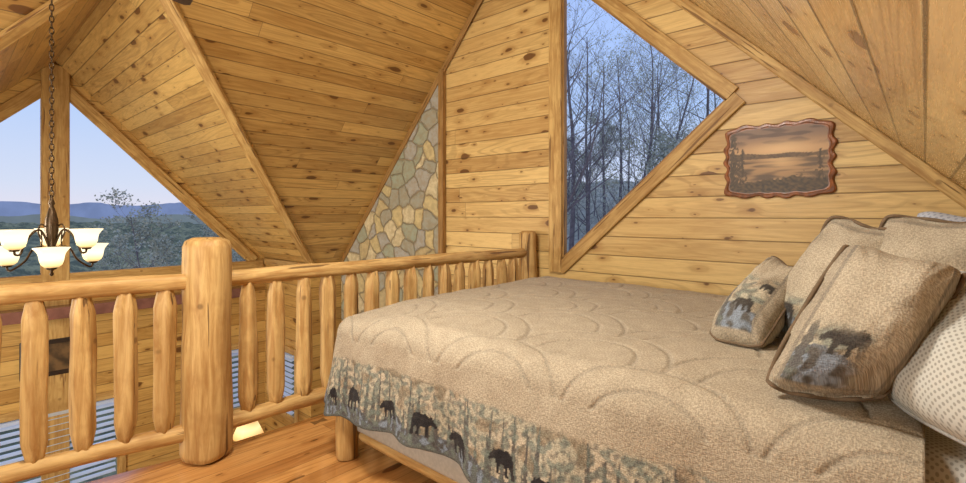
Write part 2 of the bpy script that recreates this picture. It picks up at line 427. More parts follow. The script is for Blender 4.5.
def blindmat():
    m = NT("white_blind_slats"); m.n.remove(m.b)
    d = m.node("ShaderNodeBsdfDiffuse"); d.inputs[0].default_value = S(224, 236, 255)
    t = m.node("ShaderNodeBsdfTranslucent"); t.inputs[0].default_value = S(230, 242, 255)
    tc = m.node("ShaderNodeTexCoord"); g = m.noise(tc.outputs["Object"], 4, 2)
    mx = m.node("ShaderNodeMixShader"); m.l.new(m.mr(g, 0.2, 0.8, 0.45, 0.55), mx.inputs[0])
    m.l.new(d.outputs[0], mx.inputs[1]); m.l.new(t.outputs[0], mx.inputs[2]); m.l.new(mx.outputs[0], m.out.inputs[0])
    return m.m
M_blind = blindmat()
def blind(axis, a0, a1, z0, z1, fixed):
    v = []; f = []
    n = int((z1-z0)/0.08)
    for i in range(n):
        z = z1-0.07-i*0.08; b = len(v)
        q = [(a0, -0.026, z+0.013), (a1, -0.026, z+0.013), (a1, 0.026, z-0.013), (a0, 0.026, z-0.013)]
        for (a, d, zz) in q+[(a, d, zz+0.003) for a, d, zz in q]:
            v.append((fixed+d, a, zz) if axis == 'y' else (a, fixed-d, zz))
        f += [(b, b+1, b+2, b+3), (b+7, b+6, b+5, b+4), (b, b+4, b+5, b+1), (b+2, b+6, b+7, b+3), (b+1, b+5, b+6, b+2), (b, b+3, b+7, b+4)]
    b = len(v)
    for a in (a0, a1):
        for d in (-0.025, 0.025):
            for zz in (z1-0.04, z1):
                v.append((fixed+d, a, zz) if axis == 'y' else (a, fixed-d, zz))
    f += [(b, b+1, b+3, b+2), (b+4, b+6, b+7, b+5), (b, b+4, b+5, b+1), (b+2, b+3, b+7, b+6), (b, b+2, b+6, b+4), (b+1, b+5, b+7, b+3)]
    o = mesh_obj("window_blind", v, f, M_blind)
    tag(o, "white slatted blind hanging in the lower great-room window", "blind", "great-room window blinds")
blind('y', 0.12, 1.58, -2.08, -1.06, XA+0.035); blind('y', 2.64, 3.33, -1.63, -0.73, XA+0.035); blind('x', -7.63, -7.07, -1.63, -0.73, YE1-0.035)

# ------------------------------------------------------------ railing
P0 = Vector((-3.285, -0.15, 0)); P1 = Vector((-3.08, 1.035, 0)); P2 = Vector((-2.98, 3.985, 0))
rail = tag(empty("loft_railing", P1), "peeled log railing with hewn log balusters along the loft edge", "railing")
def H(p, z): return (p.x, p.y, z)
child(log("post", H(P1, 0), H(P1, 1.27), 0.135, 0.122, M_log, n=28, segs=18, wob=0.007, seed=2, cap=0.05), rail)
child(log("post", H(P2, 0), H(P2, 1.24), 0.095, 0.088, M_log, n=24, segs=14, wob=0.006, seed=5, cap=0.035), rail)
def lerp(a, b, t): return a+(b-a)*t
for A, B, sd in ((P0, P1, 1), (P1, P2, 4)):
    d = (B-A).normalized()
    a = A if A is P0 else A+d*0.09; b = B-d*0.07
    child(log("handrail", H(a, 1.025), H(b, 1.025), 0.050, 0.048, M_log, segs=30, wob=0.004, seed=sd), rail)
    child(log("bottom_rail", H(a, 0.175), H(b, 0.175), 0.048, 0.046, M_log, segs=30, wob=0.004, seed=sd+1), rail)
bm_ = []
for i in range(4):
    vv, ff = log_verts(0.82, 0.057, 0.054, n=30, segs=12, wob=0.008, taper=0.085, seed=i+11, facet=0.6)
    me = bpy.data.meshes.new("baluster"); me.from_pydata(vv, [], ff); me.materials.append(M_log)
    bm_.append(me)
    for p in me.polygons: p.use_smooth = True
ys = [(P0, P1, y) for y in (-0.04, 0.135, 0.31, 0.485, 0.66, 0.83)]+[(P1, P2, 1.26+0.178*i) for i in range(15)]
for i, (A, B, y) in enumerate(ys):
    t = (y-A.y)/(B.y-A.y); p = lerp(A, B, t)
    o = link(bpy.data.objects.new("baluster", bm_[i % 4])); o.location = (p.x, p.y, 0.19); o.rotation_euler = (0, 0, i*1.9)
    child(o, rail)

# ------------------------------------------------------------ bed
BX0, BX1, BY0, BY1 = -2.48, 0.42, 1.60, 3.60
bed = tag(empty("bed", ((BX0+BX1)/2, (BY0+BY1)/2, 0)), "large log bed with cream box spring under a bear quilt", "bed")
def dotsheet(name, ca, cb, cd_, scale):
    m = NT(name)
    tc = m.node("ShaderNodeTexCoord"); mp = m.node("ShaderNodeMapping"); mp.inputs["Rotation"].default_value = (0, 0, 0.785)
    m.l.new(tc.outputs["UV"], mp.inputs[0])
    v = m.node("ShaderNodeTexVoronoi", voronoi_dimensions='2D'); v.inputs["Randomness"].default_value = 0.0; v.inputs["Scale"].default_value = scale
    m.l.new(mp.outputs[0], v.inputs["Vector"])
    k = m.mr(v.outputs["Distance"], 0.22, 0.36, 1.0, 0.0)
    g = m.noise(tc.outputs["Object"], 9, 2)
    m.col(m.mix(m.math('MULTIPLY', k, 0.6), m.mix(g, ca, cb), cd_)); m.rough(0.9)
    return m.m
M_sheet = dotsheet("grey_white_diamond_sheet", S(188, 187, 178), S(202, 199, 188), S(112, 108, 98), 80.0)
M_box = plain("cream_box_spring", S(180, 176, 166), 0.9, 0, 60, 0.12)
def uvbox(o):
    me = o.data; ul = me.uv_layers.new(name="UVMap")
    for p in me.polygons:
        n = p.normal
        for li in p.loop_indices:
            c = me.vertices[me.loops[li].vertex_index].co
            ul.data[li].uv = (c.x, c.y) if abs(n.z) > 0.6 else ((c.x, c.z) if abs(n.y) > abs(n.x) else (c.y, c.z))
cx, cy = (BX0+BX1)/2, (BY0+BY1)/2
mt = rbox("mattress", (cx, cy, 0.58), (BX1-BX0-0.02, BY1-BY0-0.02, 0.46), M_sheet, 0.12, 6); uvbox(mt); child(mt, bed)
child(rbox("box_spring", (cx, cy, 0.245), (BX1-BX0-0.02, BY1-BY0-0.02, 0.20), M_box, 0.025, 3), bed)
for (x, y) in ((BX0+0.0, BY0-0.02), (BX0+0.0, BY1-0.03), (BX1-0.05, BY0+0.02), (BX1-0.05, BY1-0.03)):
    child(log("leg", (x, y, 0), (x, y, 0.34), 0.062, 0.06, M_log, segs=5, wob=0.004, seed=x+y, cap=0.015), bed)
for y in (BY0+0.05, BY1-0.05):
    child(log("side_rail", (BX0+0.05, y, 0.12), (BX1-0.05, y, 0.12), 0.035, 0.035, M_log, segs=10, wob=0.003, seed=y), bed)
child(rbox("headboard", (0.47, cy, 0.68), (0.06, BY1-BY0+0.1, 0.95), M_trim, 0.02, 3), bed)

BEAR = [(0, .36), (.02, .46), (.08, .54), (.15, .60), (.17, .68), (.22, .69), (.24, .63), (.36, .74), (.5, .71), (.7, .76), (.86, .68), (.94, .5), (.93, .3), (.97, .12), (.97, 0), (.84, 0), (.82, .22), (.72, .33), (.70, .18), (.74, .02), (.62, 0), (.6, .2), (.56, .31), (.42, .3), (.40, .14), (.42, 0), (.29, 0), (.28, .18), (.27, .36), (.2, .42), (.12, .34), (.05, .32)]
def inpoly(x, y, P):
    c = False; j = len(P)-1
    for i in range(len(P)):
        xi, yi = P[i]; xj, yj = P[j]
        if (yi > y) != (yj > y) and x < (xj-xi)*(y-yi)/(yj-yi)+xi: c = not c
        j = i
    return c
def mixc(a, b, t): return tuple(a[i]*(1-t)+b[i]*t for i in range(3))
C_bear = S(42, 40, 42)[:3]; C_tan = S(160, 148, 128)[:3]; C_band = S(172, 166, 146)[:3]; C_sage = S(112, 122, 114)[:3]
C_dk = S(82, 80, 78)[:3]; C_rock = S(126, 138, 152)[:3]; C_lt = S(190, 178, 156)[:3]; C_brn = S(130, 108, 82)[:3]
def sm(e0, e1, x):
    t = max(0, min(1, (x-e0)/(e1-e0))); return t*t*(3-2*t)
def scene_col(s, h, bears, trees, soft=0.0):
    n = noise.noise(Vector((s*7, h*11, 2.0))); n2 = noise.noise(Vector((s*30, h*38, 5.0))); n3 = noise.noise(Vector((s*60, h*50, 8.0)))
    c = mixc(C_band, C_lt, sm(-0.2, 0.4, n))
    c = mixc(c, C_sage, sm(-0.1, 0.2, n2)*0.75)
    c = mixc(c, C_dk, sm(0.05, 0.3, n3)*0.55)
    c = mixc(c, C_brn, sm(0.1, 0.3, noise.noise(Vector((s*12, h*14, 15.0))))*0.5)
    gl = 0.08+0.06*noise.noise(Vector((s*6, 0, 0)))
    if h < gl:
        c = mixc(C_rock, C_dk, sm(-0.1, 0.3, n2))
        if h > gl-0.012: c = mixc(c, C_dk, 0.6)
    for (tx, th, tw) in trees:
        dx = abs(s-tx)
        if h < th and dx < tw*(1-h/th)*(0.5+0.5*abs(math.sin(h*100+tx*40)))+0.0025: c = mixc(mixc(C_dk, C_sage, max(0, min(1, 0.35+1.5*n2))), c, 0.1)
    for (bx, bh, bw, fl_) in bears:
        u = (s-bx)/bw
        if fl_: u = 1-u
        if 0 <= u <= 1 and inpoly(u, (h-bh)/bw, BEAR): return mixc(C_bear, C_dk, max(0, n2)*0.6+soft)
    return c

def cloth_mat(name, scale=1.0):
    m = NT(name)
    at = m.node("ShaderNodeVertexColor", layer_name="Col")
    tc = m.node("ShaderNodeTexCoord"); sp = m.node("ShaderNodeSeparateXYZ"); m.l.new(tc.outputs["Object"], sp.inputs[0])
    k = scale
    a1 = m.noise(m.comb(m.math('MULTIPLY', sp.outputs[0], 85*k), m.math('MULTIPLY', m.math('ADD', sp.outputs[1], sp.outputs[2]), 240*k), 0.0), 1.0, 1, 0.5)
    a2 = m.noise(m.comb(m.math('MULTIPLY', sp.outputs[0], 240*k), m.math('MULTIPLY', m.math('ADD', sp.outputs[1], sp.outputs[2]), 85*k), 7.0), 1.0, 1, 0.5)
    c = m.mix(m.mr(a1, 0.42, 0.58, 0.0, 0.65), at.outputs["Color"], m.mix(1.0, at.outputs["Color"], (0.56, 0.54, 0.52, 1), 'MULTIPLY'))
    c = m.mix(m.mr(a2, 0.48, 0.62, 0.0, 0.6), c, m.mix(1.0, at.outputs["Color"], (1.34, 1.33, 1.31, 1), 'MULTIPLY'))
    m.col(c); m.rough(0.95); m.b.inputs["Specular IOR Level"].default_value = 0.15
    m.b.inputs["Sheen Weight"].default_value = 0.05
    m.bump(m.math('ADD', a1, a2), 0.6, 0.004)
    return m.m
M_quilt = cloth_mat("bear_quilt_cloth"); M_pill = cloth_mat("bear_pillow_cloth", 1.1)

def setcol(me, cols):
    ca = me.color_attributes.new("Col", 'FLOAT_COLOR', 'POINT')
    buf = []
    for c in cols: buf += [c[0], c[1], c[2], 1.0]
    ca.data.foreach_set("color", buf)

# comforter
ZT = 0.862; R = 0.12; DROP = 0.44; LT = R*math.pi/2+DROP; BAND = 0.335
ix0, ix1, iy0, iy1 = BX0+0.02, -0.03, BY0+0.03, BY1-0.03
def steps(a, b, h):
    n = max(1, int(round((b-a)/h))); return [a+(b-a)*i/n for i in range(n)]
xs = steps(ix0-LT, ix0, 0.010)+steps(ix0, ix1+0.03, 0.006)+[ix1+0.03]
ysl = steps(iy0-LT, iy0, 0.005)+steps(iy0, iy1, 0.008)+steps(iy1, iy1+LT*0.6, 0.03)+[iy1+LT*0.6]
rb_ = random.Random(9)
bears = [(-2.56+0.25*i+rb_.uniform(-0.04, 0.04), rb_.uniform(0.035, 0.10), rb_.uniform(0.12, 0.155), rb_.random() < 0.35) for i in range(12)]
bears_f = [(1.72+0.3*i-4.0, 0.06+0.03*(i % 2), 0.13, i % 2 == 0) for i in range(7)]
rq = random.Random(5)
trees = [(-2.9+0.045*i+rq.uniform(-0.02, 0.02), rq.uniform(0.12, 0.33), rq.uniform(0.012, 0.034)) for i in range(68)]
trees_f = [(1.4+0.06*i-4.0, rq.uniform(0.16, 0.32), 0.028) for i in range(42)]
V = []; C = []
def quilt(x, y):
    q = 0.0; P = 0.66
    yy = y+0.03*noise.noise(Vector((x*2, y*2, 8))); xx = x+0.03*noise.noise(Vector((x*2, y*2, 18)))
    row = math.floor(yy/(P*0.5))
    for j in (row-1, row, row+1, row+2):
        off = 0.5*P*(j % 2)
        i0 = math.floor((xx-off)/P)
        for i in (i0, i0+1):
            dx_ = xx-off-i*P; dy_ = yy-j*P*0.5
            if dy_ < 0: continue
            r = math.hypot(dx_, dy_)
            for rad in (0.33, 0.215):
                q += math.exp(-((r-rad)/0.008)**2)
    return -0.0065*min(q, 1.0)
for x in xs:
    for y in ysl:
        dx = ix0-x if x < ix0 else 0.0
        dy = (y-iy0) if y < iy0 else ((y-iy1) if y > iy1 else 0.0)
        bx = max(x, ix0); by = min(max(y, iy0), iy1)
        d = max(dx, abs(dy))
        nz = noise.noise(Vector((x*1.8, y*1.8, 1.3)))*0.022+noise.noise(Vector((x*7, y*7, 4.0)))*0.006
        q = quilt(x, y) if d < 0.2 else 0.0
        if d > 0:
            L = math.hypot(dx, dy); ux, uy = -dx/L, dy/L
            crn = min(dx, abs(dy))/max(d, 1e-6)
            if d < R*math.pi/2:
                a = d/R; out = R*math.sin(a); z = ZT-R*(1-math.cos(a))
            else:
                e = d-R*math.pi/2
                s_ = bx+by*1.0+math.atan2(abs(dy), dx+1e-6)*0.35
                fold = (math.sin(s_*7.0)*0.6+noise.noise(Vector((s_*3.0, 0.3, 7)))*1.5+0.4*math.sin(s_*17+1))*0.045*(e/DROP)
                out = R+0.03*(e/DROP)+fold+crn*0.04*(e/DROP)*math.sin(math.atan2(abs(dy), dx)*6)
                z = ZT-R-e*(1-0.05*math.sin(s_*4)+0.018*abs(math.sin(s_*14)))
            k = max(0, 1-d/(R*1.5))
            p = Vector((bx+ux*out, by+uy*out, z+nz*k+q*k))
            p += Vector((ux, uy, 0))*(nz*0.9+q)*(1-k)
        else:
            ed = min(x-ix0, y-iy0, iy1-y, 0.35)/0.35
            p = Vector((x, y, ZT+nz+q+0.022*math.sin(ed*1.57)))
        cd = math.hypot(x-ix0, y-iy0)
        p.z -= 0.040*math.exp(-(cd/0.34)**2)
        if x > ix1-0.05: p.z -= 0.012*sm(ix1-0.05, ix1+0.03, x)
        V.append(p)
        base = mixc(C_tan, C_lt, 0.4+0.3*noise.noise(Vector((x*18, y*18, 0)))+0.15*noise.noise(Vector((x*3, y*3, 3))))
        if q < -0.002: base = mixc(base, C_dk, 0.18)
        hb_ = LT-d+0.012*noise.noise(Vector((x*12, y*12, 9)))
        if d > 0 and hb_ < BAND:
            near = abs(dy) >= dx
            sc_ = scene_col(x, LT-d, bears, trees) if near else scene_col(y-4.0, LT-d, bears_f, trees_f)
            if LT-d < 0.012: base = mixc(C_dk, C_sage, 0.3)
            else: base = mixc(base, sc_, sm(BAND, BAND-0.02, hb_))
        C.append(base)
ny = len(ysl); nx = len(xs)
F = [(i*ny+j, (i+1)*ny+j, (i+1)*ny+j+1, i*ny+j+1) for i in range(nx-1) for j in range(ny-1)]
o = mesh_obj("comforter", V, F, M_quilt, smooth=True); setcol(o.data, C)
sd = o.modifiers.new("Solidify", 'SOLIDIFY'); sd.thickness = 0.012; sd.offset = -1
tag(o, "grey-tan quilted comforter with black bear border draped over the bed", "comforter")

M_pipe = plain("brown_piping", S(112, 92, 70), 0.9, 0, 80, 0.2)
M_pipeg = plain("grey_piping", S(168, 166, 160), 0.9, 0, 80, 0.15)
def pillow(name, A, B, Cc, D, thick, mat, label, colf=None, flange=0.0, n=34, sag=0.03, bulge=0.03, curl=0.0, pipe=None):
    A, B, Cc, D = map(Vector, (A, B, Cc, D))
    ctr = (A+B+Cc+D)/4; nn = (B-A).cross(D-A).normalized()
    v = []; f = []; cols = []; uv = []
    w = ((B-A).length+(Cc-D).length)/2; h = ((D-A).length+(Cc-B).length)/2
    for side in (1, -1):
        for i in range(n+1):
            for j in range(n+1):
                s_, t_ = i/n, j/n; x, y = s_*2-1, t_*2-1
                px = x*(1+bulge*(1-y*y)); py = y*(1+bulge*(1-x*x))
                rr = 1-0.09*(x*x*y*y)**1.5
                px *= rr; py *= rr
                a, b = (px+1)/2, (py+1)/2
                p = (A*(1-a)+B*a)*(1-b)+(D*(1-a)+Cc*a)*b
                xx, yy = (min(1, abs(x)/(1-flange)), min(1, abs(y)/(1-flange)))
                th = thick*0.5*(max(0, 1-xx**2.4)**0.55)*(max(0, 1-yy**2.4)**0.55)*(1.15-0.3*t_)
                wr = noise.noise(Vector((s_*3+A.x*9, t_*3, side)))*0.018*min(1, th*14)+noise.noise(Vector((s_*2.5, t_*2.5, 9+A.y)))*0.016
                wr += noise.noise(Vector((s_*10+A.x*9, t_*10, side)))*0.003
                ang = math.atan2(abs(y), abs(x)); cr = math.exp(-((ang-0.785)/0.35)**2)
                wr -= 0.009*cr*(0.5+0.5*math.sin(math.atan2(y, x)*26))*sm(0.45, 0.9, max(abs(x), abs(y)))*min(1, th*20)
                if flange:
                    fe = max(abs(x), abs(y))
                    if fe > 1-flange: wr += 0.012*math.sin((x-y)*9)*sm(1-flange, 1, fe)
                wr_side = side*(th+0.004)
                p = p+nn*(wr_side+wr-curl*sm(0.7, 1.0, y))
                p.z -= sag*t_*(0.5+0.5*math.cos(x*3.1))+curl*0.8*sm(0.8, 1.0, y)
                v.append(p-ctr); uv.append((s_*w, t_*h))
                cols.append(colf(s_*w, t_*h, w, h, side) if colf else (1, 1, 1))
    m = (n+1)*(n+1)
    for i in range(n):
        for j in range(n):
            q = (i*(n+1)+j, (i+1)*(n+1)+j, (i+1)*(n+1)+j+1, i*(n+1)+j+1)
            f.append(q); f.append(tuple(m+k for k in reversed(q)))
    ring = [i*(n+1) for i in range(n+1)]+[n*(n+1)+j for j in range(1, n+1)]+[i*(n+1)+n for i in range(n-1, -1, -1)]+[j for j in range(n-1, 0, -1)]
    for k in range(len(ring)):
        a, b = ring[k], ring[(k+1) % len(ring)]
        f.append((b, a, m+a, m+b))
    o = mesh_obj(name, v, f, mat, smooth=True, uvs=uv); o.location = ctr
    if colf: setcol(o.data, cols)
    tag(o, label, "pillow", "pillows on the bed")
    if pipe:
        pts = [(v[k]+v[m+k])*0.5 for k in ring]; pts.append(pts[0])
        pv, pf = tube(pts, 0.0065, 7)
        po = mesh_obj("piping", pv, pf, pipe, smooth=True); po.parent = o
    return o
def pc(bears, trees, split=0.6, xspan=1.0):
    def g(s, t, w, h, side):
        e = min(s, w-s, t, h-t)
        ctr_ = math.exp(-((s/w-0.55)/0.35)**2-((t/h-0.55)/0.35)**2)
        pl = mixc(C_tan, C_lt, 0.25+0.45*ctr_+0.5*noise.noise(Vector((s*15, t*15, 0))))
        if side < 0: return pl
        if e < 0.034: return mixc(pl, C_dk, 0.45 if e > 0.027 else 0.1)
        k = sm(0.02, -0.03, t-h*split+0.02*noise.noise(Vector((s*12, t*12, 4))))*sm(0.03, -0.03, s-w*xspan+0.03*noise.noise(Vector((s*12, t*12, 1))))
        if k <= 0: return pl
        return mixc(pl, scene_col(s, t-0.03, bears, trees, 0.0), 0.92*k)
    return g
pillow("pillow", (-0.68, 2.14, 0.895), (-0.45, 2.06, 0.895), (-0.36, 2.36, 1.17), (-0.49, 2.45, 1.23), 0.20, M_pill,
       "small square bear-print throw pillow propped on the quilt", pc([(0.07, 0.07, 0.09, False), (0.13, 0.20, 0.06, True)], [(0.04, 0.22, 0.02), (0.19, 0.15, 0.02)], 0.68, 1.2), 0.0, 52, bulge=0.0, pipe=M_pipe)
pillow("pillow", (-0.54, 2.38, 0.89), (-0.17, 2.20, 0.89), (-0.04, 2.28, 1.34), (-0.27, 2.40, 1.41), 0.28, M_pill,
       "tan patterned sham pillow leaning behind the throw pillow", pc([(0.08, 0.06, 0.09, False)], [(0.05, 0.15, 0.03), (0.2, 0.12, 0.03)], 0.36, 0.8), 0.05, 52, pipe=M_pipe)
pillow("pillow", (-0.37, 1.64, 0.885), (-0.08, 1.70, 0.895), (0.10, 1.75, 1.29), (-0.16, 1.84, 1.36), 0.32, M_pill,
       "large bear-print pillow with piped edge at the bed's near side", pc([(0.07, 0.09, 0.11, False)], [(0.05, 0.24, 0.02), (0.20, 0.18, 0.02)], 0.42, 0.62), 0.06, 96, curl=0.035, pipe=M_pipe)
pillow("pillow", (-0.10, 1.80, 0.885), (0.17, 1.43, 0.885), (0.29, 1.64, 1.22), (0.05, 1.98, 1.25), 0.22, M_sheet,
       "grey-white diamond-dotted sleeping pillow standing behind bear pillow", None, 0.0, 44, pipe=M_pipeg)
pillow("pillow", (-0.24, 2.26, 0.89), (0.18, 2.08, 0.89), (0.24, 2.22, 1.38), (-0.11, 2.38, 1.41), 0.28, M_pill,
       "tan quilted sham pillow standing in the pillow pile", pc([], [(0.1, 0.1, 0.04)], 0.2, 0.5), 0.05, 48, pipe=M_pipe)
M_gry = dotsheet("grey_blue_figured_pillowcase", S(168, 172, 184), S(184, 188, 196), S(120, 126, 142), 62.0)
pillow("pillow", (-0.06, 2.62, 0.89), (0.30, 2.46, 0.89), (0.30, 2.56, 1.39), (-0.03, 2.68, 1.43), 0.22, M_gry,
       "finely patterned grey-blue pillow at the back of the pile", None, 0.0, 36)

# ------------------------------------------------------------ wall picture
pic = tag(empty("wall_picture", (-0.804, YW, 1.525)), "lake sunset painting on a scalloped-edge wooden plaque", "picture")
pw, ph = 0.72, 0.565; pcx, pcz = -0.804, 1.80
def scal(a, grow=0.0, wv=1.0):
    c, s_ = math.cos(a), math.sin(a)
    r = (abs(c)**9+abs(s_)**9)**(-1/9)
    w = 1+wv*(0.030*math.cos(a*18)-0.014*math.cos(a*7+1))
    return ((pw/2-0.012-grow)*c*r*w, (ph/2-0.012-grow)*s_*r*w)
n = 260; v = []; f = []
lay = ((0, 0.0, 1), (0, 0.018, 1), (0.008, 0.028, 1), (0.024, 0.030, 0.9), (0.030, 0.024, 0.6), (0.042, 0.024, 0.4))
for (g, d, wv) in lay:
    for i in range(n):
        x, z = scal(2*math.pi*i/n, g, wv); v.append((pcx+x, YW-0.001-d, pcz+z))
for j in range(len(lay)-1):
    for i in range(n): f.append((j*n+i, (j+1)*n+i, (j+1)*n+(i+1) % n, j*n+(i+1) % n))
M_fr = plain("scalloped_frame_wood", S(150, 92, 54), 0.3, 0, 26, 0.5)
child(mesh_obj("frame", v, f, M_fr, smooth=False), pic)
def art(u, w):
    n1 = noise.noise(Vector((u*6, w*6, 0))); n2 = noise.noise(Vector((u*34, w*26, 3))); n3 = noise.noise(Vector((u*5, w*20, 1)))
    glow = math.exp(-((u-0.55)/0.30)**2-((w-0.66)/0.10)**2)
    c = mixc(S(186, 146, 102)[:3], S(130, 104, 84)[:3], sm(0.62, 0.92, w))
    c = mixc(c, S(98, 76, 62)[:3], sm(-0.05, 0.3, n3)*sm(0.66, 0.85, w))
    c = mixc(c, S(228, 190, 138)[:3], glow*0.8)
    hill = 0.60+0.05*noise.noise(Vector((u*3, 5, 0)))
    if w < hill: c = mixc(S(82, 64, 44)[:3], S(116, 90, 58)[:3], max(0, min(1, 0.5+n2)))
    if w < 0.53:
        c = mixc(S(166, 130, 88)[:3], S(96, 76, 56)[:3], sm(-0.25, 0.3, noise.noise(Vector((u*4, w*26, 7)))))
        c = mixc(c, S(220, 180, 126)[:3], 0.75*math.exp(-((u-0.55)/0.16)**2)*sm(0.28, 0.5, w))
    bank = 0.16+0.18*u*(0.7+n1)+0.05*n2
    if w < bank: c = mixc(S(56, 44, 30)[:3], S(100, 78, 48)[:3], max(0, min(1, 0.4+1.2*n2)))
    for tx, hh, tw in ((0.05, 0.95, 0.11), (0.15, 0.70, 0.05), (0.92, 0.62, 0.04)):
        ww = tw*(0.7+1.8*n2+0.6*noise.noise(Vector((w*14, tx*9, 0))))*(1-0.75*max(0, (w-0.2)/(hh-0.2)))
        if 0.15 < w < hh and abs(u-tx) < ww: c = mixc(S(54, 42, 28)[:3], S(88, 68, 42)[:3], max(0, 0.5+n2))
    return c
v = []; cols = []; f = []
na, nr = 160, 60
for j in range(nr+1):
    for i in range(na):
        x, z = scal(2*math.pi*i/na, 0.036, 0.5); t = j/nr
        v.append((pcx+x*t, YW-0.026, pcz+z*t)); cols.append(art(0.5+x*t/(pw-0.08), 0.5+z*t/(ph-0.08)))
for j in range(nr):
    for i in range(na): f.append((j*na+i, (j+1)*na+i, (j+1)*na+(i+1) % na, j*na+(i+1) % na))
mm = NT("sunset_painting"); at = mm.node("ShaderNodeVertexColor", layer_name="Col"); mm.col(at.outputs[0]); mm.rough(0.5)
o = mesh_obj("painting", v, f, mm.m); setcol(o.data, cols); child(o, pic)

la = tag(empty("framed_picture", (XA, 0.93, -0.6)), "dark framed picture on the great-room log wall", "picture")
M_dk = plain("dark_frame", S(48, 36, 28), 0.4)
child(rbox("frame", (XA+0.03, 0.95, -0.37), (0.05, 0.62, 0.46), M_dk, 0.01, 2), la)
child(rbox("painting", (XA+0.052, 0.95, -0.37), (0.012, 0.50, 0.34), plain("dark_landscape_print", S(110, 84, 52), 0.5, 0, 7, 0.7), 0.003, 1), la)

# ------------------------------------------------------------ chandelier
CH = Vector((-4.24, 0.49, 1.00))
ch = tag(empty("chandelier", CH), "bronze chandelier with glowing cream glass shades on a chain", "chandelier")
ztop = max(zL(CH.x), zA(CH.y))
v, f = lathe([(0.0, 0.0), (0.008, 0.004), (0.012, 0.015), (0.005, 0.03), (0.020, 0.05), (0.034, 0.075), (0.030, 0.11), (0.014, 0.14), (0.014, 0.18), (0.026, 0.23), (0.036, 0.30), (0.034, 0.37), (0.020, 0.43), (0.010, 0.46), (0.018, 0.475), (0.008, 0.51), (0.005, 0.53), (0.0, 0.535)], 20)
o = mesh_obj("column", v, f, M_bronze, smooth=True); o.location = CH; child(o, ch)
v = []; f = []; z = 0.52; i = 0
while CH.z+z < ztop-0.05:
    pts = []
    for k in range(13):
        a = 2*math.pi*k/12; dx = 0.011*math.cos(a); dz = 0.024*math.sin(a)
        pts.append((dx if i % 2 else 0, 0 if i % 2 else dx, z+0.02+dz))
    tube(pts, 0.0038, 5, v, f); z += 0.038; i += 1
o = mesh_obj("chain", v, f, M_bronze, smooth=True); o.location = CH; child(o, ch)
v, f = lathe([(0.0, -0.06), (0.03, -0.055), (0.06, -0.03), (0.068, 0.02), (0.0, 0.02)], 20)
o = mesh_obj("canopy", v, f, M_bronze, smooth=True); o.location = (CH.x, CH.y, ztop-0.02); child(o, ch)
def shademat():
    m = NT("glowing_cream_glass"); m.col(S(180, 150, 104)); m.rough(0.35)
    tc = m.node("ShaderNodeTexCoord"); sp = m.node("ShaderNodeSeparateXYZ"); m.l.new(tc.outputs["Object"], sp.inputs[0])
    r = m.node("ShaderNodeValToRGB"); m.l.new(m.math('DIVIDE', sp.outputs[2], 0.125), r.inputs[0])
    e = r.color_ramp.elements
    e[0].color = (0.55, 0.34, 0.12, 1); e[1].color = (0.95, 0.84, 0.56, 1)
    q = e.new(0.2); q.color = (1.0, 0.78, 0.38, 1); q = e.new(0.5); q.color = (1.15, 1.06, 0.74, 1)
    m.put(m.b.inputs["Emission Color"], r.outputs[0]); m.b.inputs["Emission Strength"].default_value = 1.35
    return m.m
M_shade = shademat()
sv, sf = lathe([(0.012, 0.0), (0.034, 0.003), (0.050, 0.018), (0.058, 0.042), (0.061, 0.066), (0.066, 0.088), (0.078, 0.108), (0.090, 0.122), (0.087, 0.124), (0.074, 0.110), (0.062, 0.088), (0.057, 0.066), (0.053, 0.042), (0.042, 0.022), (0.01, 0.008)], 36, 0.03, 8)
shm = bpy.data.meshes.new("lamp_shade"); shm.from_pydata(sv, [], sf); shm.materials.append(M_shade)
for p in shm.polygons: p.use_smooth = True
for i in range(6):
    a = 2*math.pi*i/6-0.115; c, s_ = math.cos(a), math.sin(a)
    up = 0.11 if i % 2 else 0.0; RR = 0.20 if i % 2 else 0.25
    prof = [(0.015, 0.14+up*0.5), (0.06, 0.19+up), (0.11, 0.17+up), (0.15, 0.10+up), (RR-0.03, 0.045+up), (RR-0.005, 0.045+up), (RR, 0.07+up)]
    v, f = tube(smoothpath([(r*c, r*s_, z) for r, z in prof]), 0.0065, 8)
    scr = [(0.03, 0.32), (0.06, 0.34), (0.075, 0.29), (0.055, 0.24), (0.06, 0.19+up)]
    tube(smoothpath([(r*c, r*s_, z) for r, z in scr]), 0.004, 6, v, f)
    cup, cf = lathe([(0.0, 0.062+up), (0.022, 0.064+up), (0.030, 0.076+up), (0.012, 0.084+up)], 12)
    b = len(v); v += [Vector((p[0]+RR*c, p[1]+RR*s_, p[2])) for p in cup]; f += [tuple(b+k for k in q) for q in cf]
    o = mesh_obj("arm", v, f, M_bronze, smooth=True); o.location = CH; child(o, ch)
    o = link(bpy.data.objects.new("lamp_shade", shm)); o.location = (CH.x+RR*c, CH.y+RR*s_, CH.z+0.075+up); child(o, ch)

